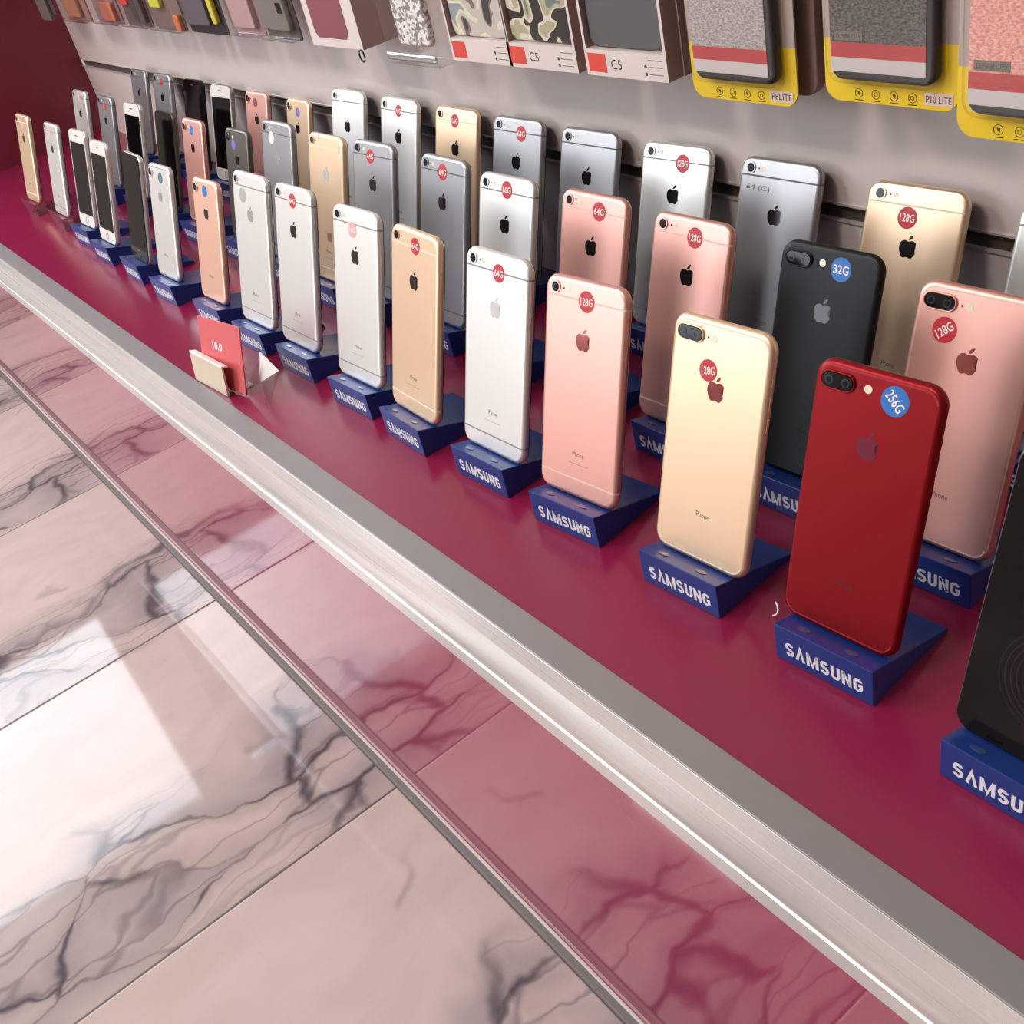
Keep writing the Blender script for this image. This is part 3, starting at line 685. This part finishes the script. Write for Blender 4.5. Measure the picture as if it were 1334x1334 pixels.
o = obj('side_flap', plate([hl(-63.9, 6.35, 4.7), hl(-60.6, 6.35, 3.6), hl(-66.4, 5.95, 0.6)], 0.12), m_acr3, t); o['label'] = 'triangular clear side flap with glare painted white'
obj('flap_foot', plate([hl(-66.4, 5.9, 0.5), hl(-60.7, 6.3, 3.5), hl(-61.8, 4.5, 0.02)], 0.1), m_acr, t)
obj('flap_arm', plate([hl(-67.6, 4.6, 0.18), hl(-66.6, 6.1, 0.5), hl(-63.4, 6.1, 4.6)], 0.1), m_acr, t)
bm = nb(); tube(bm, [(0.35 * math.cos(a) * (1 - i * 0.05), 0.1 * i, 0.4 + 0.35 * math.sin(a)) for i, a in enumerate([PI * k / 5 - 1.4 for k in range(9)])], 0.06, 8)
tag(obj('plastic_scrap', bm, m_acr3, None, True, loc=(-3.9, 12.3, 0)), 'tiny curled scrap of clear plastic left of the red phone stand', 'scrap')
m_card = mat('salmon red card', rgb(214, 92, 96), 0.4)
t = thing('price_card', 'small salmon red price card with white digits leaning in the clear holder', 'card', (-69.9, 3.5, 0.22), (-0.3, 0, 0.17))
obj('card', box(nb(), -3.85, 3.85, -0.08, 0.08, 0, 7.0, 0.02), m_card, t)
obj('price_lettering', text_mesh('10.0', m_white, 0.8, 1.8, 0.03, 0.012), None, t, loc=(-0.6, -0.081, 4.3))

# ------------------------------------------------------------------ hanging packs
m_yellow = mat('yellow card', rgb(246, 208, 44), 0.45); m_cardgrey = mat('grey beige card', rgb(188, 172, 160), 0.5)
m_cardback = mat('mauve brown card edge', rgb(158, 132, 122), 0.6)
m_blk = mat('black rubber case', rgb(30, 26, 26), 0.4); m_redband = mat('red weave', rgb(190, 62, 62), 0.7, bump=0.3); m_whiteband = mat('white weave', rgb(208, 200, 196), 0.7, bump=0.3)
m_clear = clear_mat('clear blister plastic', (0.99, 0.985, 0.98, 1), 0.985, 0.05)
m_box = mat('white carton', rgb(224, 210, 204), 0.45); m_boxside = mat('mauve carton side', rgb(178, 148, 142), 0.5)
m_redsq = mat('orange red print', rgb(222, 72, 56), 0.5); m_steel = mat('chromed steel', rgb(200, 198, 196), 0.18, metal=1.0)
m_inkd = mat('dark print', rgb(70, 56, 52), 0.6); m_iconink = mat('brown print', rgb(96, 74, 20), 0.6)
def weave(name, c0, c1):
    m, T, b = blank(name, 0.8)
    tc = T.n('ShaderNodeTexCoord'); mp = T.n('ShaderNodeMapping'); mp.inputs['Scale'].default_value = (500, 1, 900); T.link(tc.outputs['Object'], mp.inputs[0])
    wv = T.n('ShaderNodeTexNoise'); wv.inputs['Scale'].default_value = 0.8; wv.inputs['Detail'].default_value = 2; T.link(mp.outputs[0], wv.inputs['Vector'])
    T.link(T.mix(T.ramp(wv.outputs['Fac'], 0.35, 0.65), rgb(*c0), rgb(*c1)), b.inputs['Base Color'])
    bp = T.n('ShaderNodeBump'); bp.inputs['Strength'].default_value = 0.6; bp.inputs['Distance'].default_value = 0.001
    T.link(wv.outputs['Fac'], bp.inputs['Height']); T.link(bp.outputs['Normal'], b.inputs['Normal'])
    return m
W_GREY, W_DARK, W_PINK = weave('grey canvas', (150, 142, 138), (198, 190, 186)), weave('charcoal canvas', (74, 68, 66), (118, 110, 106)), weave('pink canvas', (226, 142, 132), (246, 188, 176))
def header(t, w, z, m):
    """hanging tab: a frame around the peg hole"""
    bm = nb()
    box(bm, -w/2, -1.2, -0.05, 0.05, z, z + 1.6); box(bm, 1.2, w/2, -0.05, 0.05, z, z + 1.6); box(bm, -w/2, w/2, -0.05, 0.05, z + 1.6, z + 2.6)
    obj('hang_tab', bm, m, t)
def two_tone():
    m, T, b = blank('yellow and grey printed card', 0.42)
    tc = T.n('ShaderNodeTexCoord'); sp = T.n('ShaderNodeSeparateXYZ'); T.link(tc.outputs['Object'], sp.inputs[0])
    f = T.ramp(sp.outputs[2], 0.0394, 0.0398)
    T.link(T.mix(f, rgb(240, 202, 36), rgb(182, 166, 156)), b.inputs['Base Color'])
    return m
m_two = two_tone()
PW, PHH = 9.9, 17.0
def canvas_pack(label, x, y, z, wv, model, plate, group, full=True):
    t = thing('phone_case_pack', label, 'package', (x, y, z), (0, 0, 0), group)
    if full: obj('backing_card', cached('bcard', lambda: tomesh('backing_card', slab(nb(), PW, PHH, 0.16, 1.1, 0.03, 0, 0), m_two)), None, t)
    else: obj('backing_card', cached('bplain', lambda: tomesh('backing_card', slab(nb(), PW, PHH, 0.9, 1.1, 0.1, 0, 0), m_cardback, 'sides')), None, t)
    header(t, PW - 2, PHH - 0.02, m_cardgrey)
    if not full: return t
    cs = obj('phone_case', cached('pcase', lambda: tomesh('phone_case', slab(nb(), 7.7, 13.8, 0.85, 0.9, 0.3, 1.65, -0.52), m_blk, 'sides')), None, t, loc=(0.0, 0, 0))
    for nm, z0, z1, mm in (('white_stripe', 2.25, 3.12, m_whiteband), ('red_stripe', 3.12, 4.04, m_redband), ('canvas_panel', 4.04, 14.9, wv)):
        obj(nm, box(nb(), -3.68, 3.25, -0.99, -0.93, z0, z1), mm, cs)
    if plate:
        pl = obj('name_plate', box(nb(), -3.35, -1.2, -1.02, -0.985, 4.15, 4.7), mat('grey green name plate', rgb(120, 112, 100), 0.5), cs)
        obj('plate_lettering', text_mesh('CLEVER CITY', m_inkd, 0.26, 1.9, 0.0, 0.006), None, cs, loc=(-2.27, -1.021, 4.42))
    obj('blister', cached('blis', lambda: tomesh('blister', slab(nb(), 8.3, 14.4, 1.15, 1.1, 0.45, 1.45, -0.66), m_clear, 'sides')), None, t, loc=(0.05, 0, 0))
    def icon(i):
        def f():
            bm = nb(); ring(bm, 0, 0, 0.27, 0.31, -0.012, 0.01, 20)
            prism(bm, [(-0.32, -0.46), (0.32, -0.46), (0.32, -0.40), (-0.32, -0.40)], 'y', -0.012, 0.01)
            if i % 2 == 0: prism(bm, [(-0.1, 0.12), (0.12, 0.1), (0.03, 0.0), (0.1, -0.14), (-0.06, -0.06)], 'y', -0.012, 0.01)
            else: ring(bm, 0, 0, 0.12, 0.16, -0.012, 0.01, 5)
            return tomesh('icon', bm, m_iconink)
        return f
    for i, px in enumerate((-2.3, -1.0, 0.35, 1.7)):
        obj('icon', cached(('icon', i), icon(i)), None, t, loc=(px, -0.085, 0.62))
    ml = obj('model_label', box(nb(), 2.55, 4.55, -0.1, -0.07, 0.28, 1.05), mat('cream label', rgb(222, 200, 186), 0.5), t)
    obj('model_lettering', text_mesh(model, m_inkd, 0.42, 1.75, 0.0, 0.008), None, ml, loc=(3.55, -0.101, 0.66))
    return t
def rod(label, x, z, y0):
    t = thing('display_hook', label, 'hook', (x, YW, z), (0, 0, 0), 'wall hooks above the phones')
    obj('rod', tube(nb(), [(0, 0.6, 0.0), (0, -6, 0), (0, y0 - YW - 1.6, 0), (0, y0 - YW - 2.2, 0.5)], 0.22), m_steel, t)
    obj('mounting_plate', box(nb(), -0.9, 0.9, -0.3, 0.7, -0.65, 0.65), m_steel, t)
STACK = 1.75
ZP = 24.5
# three yellow packs, each with more of its kind behind it on the same hook
GY = 'yellow phone case packs on the wall'
for x, y, z, wv, model, plate, lab, k, jx in ((0.3, 31.8, 23.8, W_PINK, 'P9 LITE', True, 'yellow pack with pink canvas case at the top right corner of the photo', 3, 0.2),
                                       (-10.9, 34.0, 24.2, W_DARK, 'P10 LITE', True, 'yellow pack lettered P10 LITE with charcoal canvas case', 3, -0.35),
                                       (-23.2, 34.0, 23.35, W_GREY, 'P8LITE', False, 'leftmost yellow pack, with pale grey canvas case', 3, 0.55)):
    canvas_pack(lab, x, y, z, wv, model, plate, GY)
    where = {'P9 LITE': 'the pink canvas case pack', 'P10 LITE': 'the P10 LITE pack', 'P8LITE': 'the leftmost yellow pack'}[model]
    nth = ('first', 'second', 'third')
    for i in range(1, k):
        canvas_pack('%s plain brown-grey pack hanging behind %s on the same hook' % (nth[i-1], where), x + jx * i, y + STACK * i, z + (0.3 if jx > 0 else 0.1) * i, wv, model, plate, GY + ', rear', False)
    rod('steel wall hook carrying ' + where, x, z + PHH + 0.65, y)

# white cartons with an orange red square and a window
def camo(name, seed, cols):
    m, T, b = blank(name, 0.25)
    tc = T.n('ShaderNodeTexCoord'); mp = T.n('ShaderNodeMapping'); mp.inputs['Location'].default_value = (seed, 0, seed * 2); T.link(tc.outputs['Object'], mp.inputs[0])
    no = T.n('ShaderNodeTexNoise'); no.inputs['Scale'].default_value = 26; no.inputs['Detail'].default_value = 0.5; no.inputs['Distortion'].default_value = 1.6; T.link(mp.outputs[0], no.inputs['Vector'])
    cr = T.n('ShaderNodeValToRGB'); cr.color_ramp.interpolation = 'CONSTANT'
    while len(cr.color_ramp.elements) < len(cols): cr.color_ramp.elements.new(0.5)
    for i, (p, c) in enumerate(cols): cr.color_ramp.elements[i].position = p; cr.color_ramp.elements[i].color = rgb(*c)
    T.link(no.outputs['Fac'], cr.inputs[0]); T.link(cr.outputs[0], b.inputs['Base Color'])
    return m
CAM1 = camo('pale camouflage print', 3.1, ((0, (70, 64, 60)), (0.36, (120, 112, 104)), (0.42, (196, 186, 176)), (0.56, (222, 214, 190)), (0.64, (150, 158, 160))))
CAM2 = camo('dark camouflage print', 7.7, ((0, (52, 48, 46)), (0.42, (214, 206, 186)), (0.47, (176, 170, 140)), (0.54, (120, 128, 124)), (0.62, (64, 64, 64))))
m_greycase = mat('graphite case', rgb(96, 98, 98), 0.3, metal=0.2)
def carton(label, x, y, z, case_m, group, letters=None, mark=True, w=9.4, h=17.0, d=1.5):
    t = thing('boxed_phone_case', label, 'package', (x, y, z), (0, 0, 0), group)
    bm = nb()
    box(bm, -w/2, w/2, 0, d, 0, 2.05); box(bm, -w/2, -w/2 + 0.28, 0, d, 2.05, h); box(bm, w/2 - 0.28, w/2, 0, d, 2.05, h)
    box(bm, -w/2, w/2, 0, d, h, h + 1.0); box(bm, -w/2 + 0.28, w/2 - 0.28, d - 0.1, d, 2.05, h)
    me = tomesh('carton', bm, [m_box, m_boxside])
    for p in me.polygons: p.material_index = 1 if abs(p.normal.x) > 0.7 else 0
    obj('carton', me, None, t)
    obj('phone_case', slab(nb(), w - 0.9, h - 2.6, 0.8, 0.8, 0.3, 2.1, 0.75), case_m, t, 'sides')
    header(t, 6, h + 1.0 - 0.02, m_box)
    obj('red_square', box(nb(), -w/2 + 0.35, -w/2 + 2.5, -0.02, 0.01, 0.3, 1.75), m_redsq, t)
    if letters: obj('lettering', text_mesh(letters, m_inkd, 0.75, 1.25, 0.0, 0.01), None, t, loc=(-w/2 + 3.7, -0.001, 1.0))
    if mark:
        for i, zz in enumerate((1.55, 1.05, 0.5)):
            o = obj('print_line', box(nb(), w/2 - 2.0, w/2 - 0.5, -0.012, 0.01, zz - 0.03, zz + 0.03), m_ink, t)
            if i: obj('mark', disc(nb(), w/2 - 2.35, zz, 0.14, -0.014, 0.01, 14), m_inkd, t)
    return t
GC = 'white boxed phone cases with red squares'
for x, cm, let, lab, ref in ((-34.45, m_greycase, 'C5', 'white boxed case lettered C5 with plain grey back in its window', 'the C5 grey case box'),
                       (-45.0, CAM2, 'C5', 'white boxed case with dark camouflage pattern, between pale camouflage and grey ones', 'the dark camouflage box'),
                       (-54.0, CAM1, None, 'white boxed case with pale camouflage pattern beside the glitter box', 'the pale camouflage box')):
    carton(lab, x, 33.0, 24.5, cm, GC, let)
    for i in (1, 2):
        carton('%s white box hanging behind %s' % (('first', 'second')[i-1], ref), x + 0.12 * i, 33.0 + 1.6 * i, 24.5, cm, GC, let, False)
    rod('steel wall hook carrying ' + ref, x, 24.5 + 18.65, 33)

# clear box with a glitter case
def glitter():
    m, T, b = blank('silver glitter', 0.4, 0.15)
    tc = T.n('ShaderNodeTexCoord'); vo = T.n('ShaderNodeTexVoronoi'); vo.inputs['Scale'].default_value = 330; T.link(tc.outputs['Object'], vo.inputs['Vector'])
    sp = T.n('ShaderNodeSeparateColor'); T.link(vo.outputs['Color'], sp.inputs[0])
    T.link(T.mix(T.ramp(sp.outputs[0], 0.25, 0.6), rgb(150, 138, 136), rgb(252, 248, 246)), b.inputs['Base Color'])
    return m
def clear_box(label, x, y, z, inner, w, h, d, iw, group=None, lip=True):
    t = thing('clear_case_box', label, 'package', (x, y, z), (0, 0, 0), group)
    obj('plastic_shell', slab(nb(), w, h, d, 0.4, 0.2, 0, d/2), m_clear, t, 'sides')
    obj('phone_case', slab(nb(), iw, h - 2.2, 0.8, 0.7, 0.3, 1.7, d * 0.4), inner, t, 'sides')
    if lip: obj('bottom_ridge', box(nb(), -w/2 + 0.1, w/2 - 0.1, -0.25, 0.1, 0.5, 1.3, 0.2), clear_mat('frosted ridge', (0.9, 0.88, 0.86, 1), 0.5, 0.25), t)
    header(t, 5, h - 0.02, m_box)
    return t
clear_box('clear plastic box holding a silver glitter case', -65.8, 32.8, 23.5, glitter(), 9.3, 17.5, 2.6, 5.9)
rod('steel wall hook carrying the glitter case box', -65.8, 23.5 + 18.1, 32.8)

# white carton with a plum window and thick sides, a lanyard loop at its corner
m_plum = mat('plum card', rgb(140, 74, 86), 0.4)
t = thing('boxed_phone_case', 'thick white box with a plum window beside the glitter box', 'package', (-80.2, 32.4, 24.7), (0, 0, 0))
bm = box(nb(), -5.6, 5.6, 0, 4.6, 0, 17.5, 0.06); me = tomesh('carton', bm, [m_box, m_boxside])
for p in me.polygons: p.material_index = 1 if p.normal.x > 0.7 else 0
obj('carton', me, None, t)
obj('window_panel', prism(nb(), [(-4.2, 1.6), (-3.6, 0.95), (2.6, 0.95), (3.3, 1.7), (3.3, 16.5), (-4.2, 16.5)], 'y', -0.04, 0.02), m_plum, t)
bm = nb(); tube(bm, [(5.4 + 0.5 * math.cos(a) - 0.3, -0.1, -0.55 + 0.6 * math.sin(a)) for a in [2*PI*i/16 for i in range(17)]], 0.1, 8)
obj('lanyard_loop', bm, m_blk, t, True)
header(t, 5, 17.48, m_box)
rod('steel wall hook carrying the plum window box', -80.2, 24.7 + 18.1, 32.4)

# assorted packs at the far left
def mixed_pack(name, label, x, y, z, w, card, bag, items, hook, d=1.2, h=17.0):
    t = thing(name, label, 'package', (x, y, z), (0, 0, 0), 'assorted accessory packs at the far left')
    obj('backing_card', slab(nb(), w, h, 0.2, 0.4, 0.05, 0, d), card, t)
    for nm, x0, x1, z0, z1, mm in items:
        obj(nm, slab(nb(), (x1 - x0), z1 - z0, 0.7, min(0.4, (x1-x0)/3, (z1-z0)/3), 0.2, z0, d - 0.45, (x0 + x1)/2), mm, t, 'sides')
    if bag: obj('clear_bag', slab(nb(), w - 0.1, h - 0.1, d + 0.2, 0.5, 0.4, 0.05, d/2 - 0.15), m_clear, t, 'sides')
    t2 = header(t, 4, h - 0.02, card)
    for o in t.children:
        if o.name.startswith('hang_tab'): o.location.y = d * S
    rod('steel wall hook carrying ' + hook, x, z + h + 0.65, y)
    return t
mA = mat('dark grey card', rgb(74, 68, 66), 0.4); mB = mat('pink gauze bag', rgb(188, 150, 150), 0.4); mC = mat('slate case', rgb(92, 84, 92), 0.35)
mD = mat('orange wedge', rgb(206, 112, 58), 0.45); mE = mat('brick orange block', rgb(186, 104, 80), 0.5); mF = mat('lime label', rgb(214, 218, 70), 0.45)
mG = mat('vermilion label', rgb(220, 70, 56), 0.45); mH = mat('olive yellow edge', rgb(206, 190, 70), 0.4); mI = mat('grey green tip', rgb(104, 98, 92), 0.5)
mixed_pack('accessory_pack', 'dark grey accessory pack with a white corner mark, left of the plum window box', -96.2, 33, 24.3, 8.8, mA, True,
           [('case', -3.9, 3.4, 1.2, 15.5, mat('ash grey case', rgb(122, 116, 110), 0.35)), ('white_mark', 1.2, 3.0, 3.0, 4.6, m_white)], 'the dark grey accessory pack')
mixed_pack('accessory_pack', 'pinkish clear bag pack between two dark packs', -105.6, 33, 24.4, 8.6, mat('pink card', rgb(170, 128, 130), 0.45), True,
           [('pouch', -3.2, 3.2, 1.0, 12, mB)], 'the pinkish bag pack')
mixed_pack('accessory_pack', 'dark slate case pack with a yellow right edge', -119.2, 33, 24.0, 12.6, m_blk, False,
           [('case', -5.0, 2.6, 1.2, 15.0, mC), ('yellow_edge', 3.8, 5.2, 1.5, 15, mH)], 'the slate case pack')
mixed_pack('accessory_pack', 'grey pack with a lime label and an orange corner', -133.0, 33, 23.9, 11.6, mat('taupe card', rgb(120, 100, 96), 0.45), True,
           [('lime_label', -3.8, 0.2, 3.2, 4.6, mF), ('orange_corner', 3.6, 5.4, 0.2, 2.4, mD)], 'the lime label pack')
mixed_pack('accessory_pack', 'dark grey pack with a vermilion label', -145.6, 33, 24.0, 10.6, mat('umber grey card', rgb(98, 88, 84), 0.4), True,
           [('vermilion_label', -4.2, -0.6, 3.2, 5.4, mG), ('case', 0.2, 4.6, 0.8, 12, mA)], 'the vermilion label pack')
mixed_pack('accessory_pack', 'mauve pack with a brick orange block, left of the vermilion label pack', -159.2, 33, 24.0, 12.0, mat('mauve card', rgb(140, 112, 112), 0.45), True,
           [('orange_block', -1.0, 4.6, 0.5, 3.4, mE)], 'the brick orange block pack')
mixed_pack('accessory_pack', 'brownish pack with a faded orange front near the wall corner', -175.5, 33, 23.8, 13.0, mat('rosy brown card', rgb(146, 104, 100), 0.45), True,
           [('orange_front', -3.6, 3.4, 0.8, 7.5, mat('faded orange', rgb(176, 118, 92), 0.5))], 'the faded orange pack')
mixed_pack('accessory_pack', 'leftmost hanging pack with a grey pointed tip, before the dark magenta panel', -193.5, 33, 24.4, 10.0, mat('smoke card', rgb(78, 66, 62), 0.5), False,
           [('grey_tip', -3.0, 2.8, -1.0, 6.0, mI)], 'the leftmost pack')

# ------------------------------------------------------------------ light: daylight through the shop front, added front opening and ceiling fill lamps
sc = bpy.context.scene
wd = bpy.data.worlds.new('sky'); sc.world = wd; wd.use_nodes = True
bg = wd.node_tree.nodes['Background']; bg.inputs[0].default_value = (0.86, 0.93, 1.0, 1); bg.inputs[1].default_value = 9.0
def area(name, loc, rot, sx, sy, power, col=(1, 1, 1), portal=False):
    l = bpy.data.lights.new(name, 'AREA'); l.shape = 'RECTANGLE'; l.size = sx * S; l.size_y = sy * S; l.energy = power; l.color = col
    if portal: l.cycles.is_portal = True
    o = bpy.data.objects.new(name, l); C.objects.link(o); o.location = Vector(loc) * S; o.rotation_euler = rot
    return o
area('daylight_portal', (WX - 5, -153, (Z0 + Z1)/2), (0, -PI/2, 0), Z1 - Z0, 294, 1, portal=True)
area('daylight_portal', (WX - 5, 28, (Z0 + Z1)/2), (0, -PI/2, 0), Z1 - Z0, 16, 1, portal=True)
area('daylight_portal', (-240, -335, 97), (PI/2, 0, 0), 100, 175, 1, portal=True)  # portal of the added front opening, for frontal fill
for i, (lx, ly) in enumerate(((-40, -165), (-190, -165))):  # unseen lamps added for general ambient light
    t = thing('ceiling_fill_light', 'added square ceiling fill lamp out of view, %s of the two' % ('right', 'left')[i], 'lamp', (lx, ly, ZC), (0, 0, 0), 'added ceiling fill lamps')
    bm = nb()
    for q in ((-32, 32, -32, -30), (-32, 32, 30, 32), (-32, -30, -30, 30), (30, 32, -30, 30)): box(bm, *q, -3, 0)
    obj('frame', bm, m_alu, t)
    area('fill_panel_lamp', (lx, ly, ZC - 4), (0, 0, 0), 60, 60, 36, (1.0, 0.93, 0.86))

# ------------------------------------------------------------------ camera
cam = bpy.data.cameras.new('camera'); co = bpy.data.objects.new('camera', cam); C.objects.link(co)
cam.sensor_width = 36; cam.lens = 1403.6 / 1334 * 36; cam.clip_start = 0.01; cam.clip_end = 60
RW = Matrix(((0.599293, 0.771593, -0.21329), (0.360637, -0.498089, -0.788574), (-0.714695, 0.395666, -0.576766)))
M = Matrix((RW[0], -RW[1], -RW[2])).transposed().to_4x4()
M.translation = Vector((32.858, -24.375, 48.381)) * S
co.matrix_world = M
sc.camera = co
sc.view_settings.view_transform = 'Standard'; sc.view_settings.look = 'None'; sc.view_settings.gamma = 1.0; sc.view_settings.use_curve_mapping = False
sc.view_settings.exposure = -0.24
sc.cycles.use_denoising = True
sc.cycles.max_bounces = 10; sc.cycles.diffuse_bounces = 4; sc.cycles.glossy_bounces = 5; sc.cycles.transparent_max_bounces = 16
sc.cycles.sample_clamp_indirect = 6.0
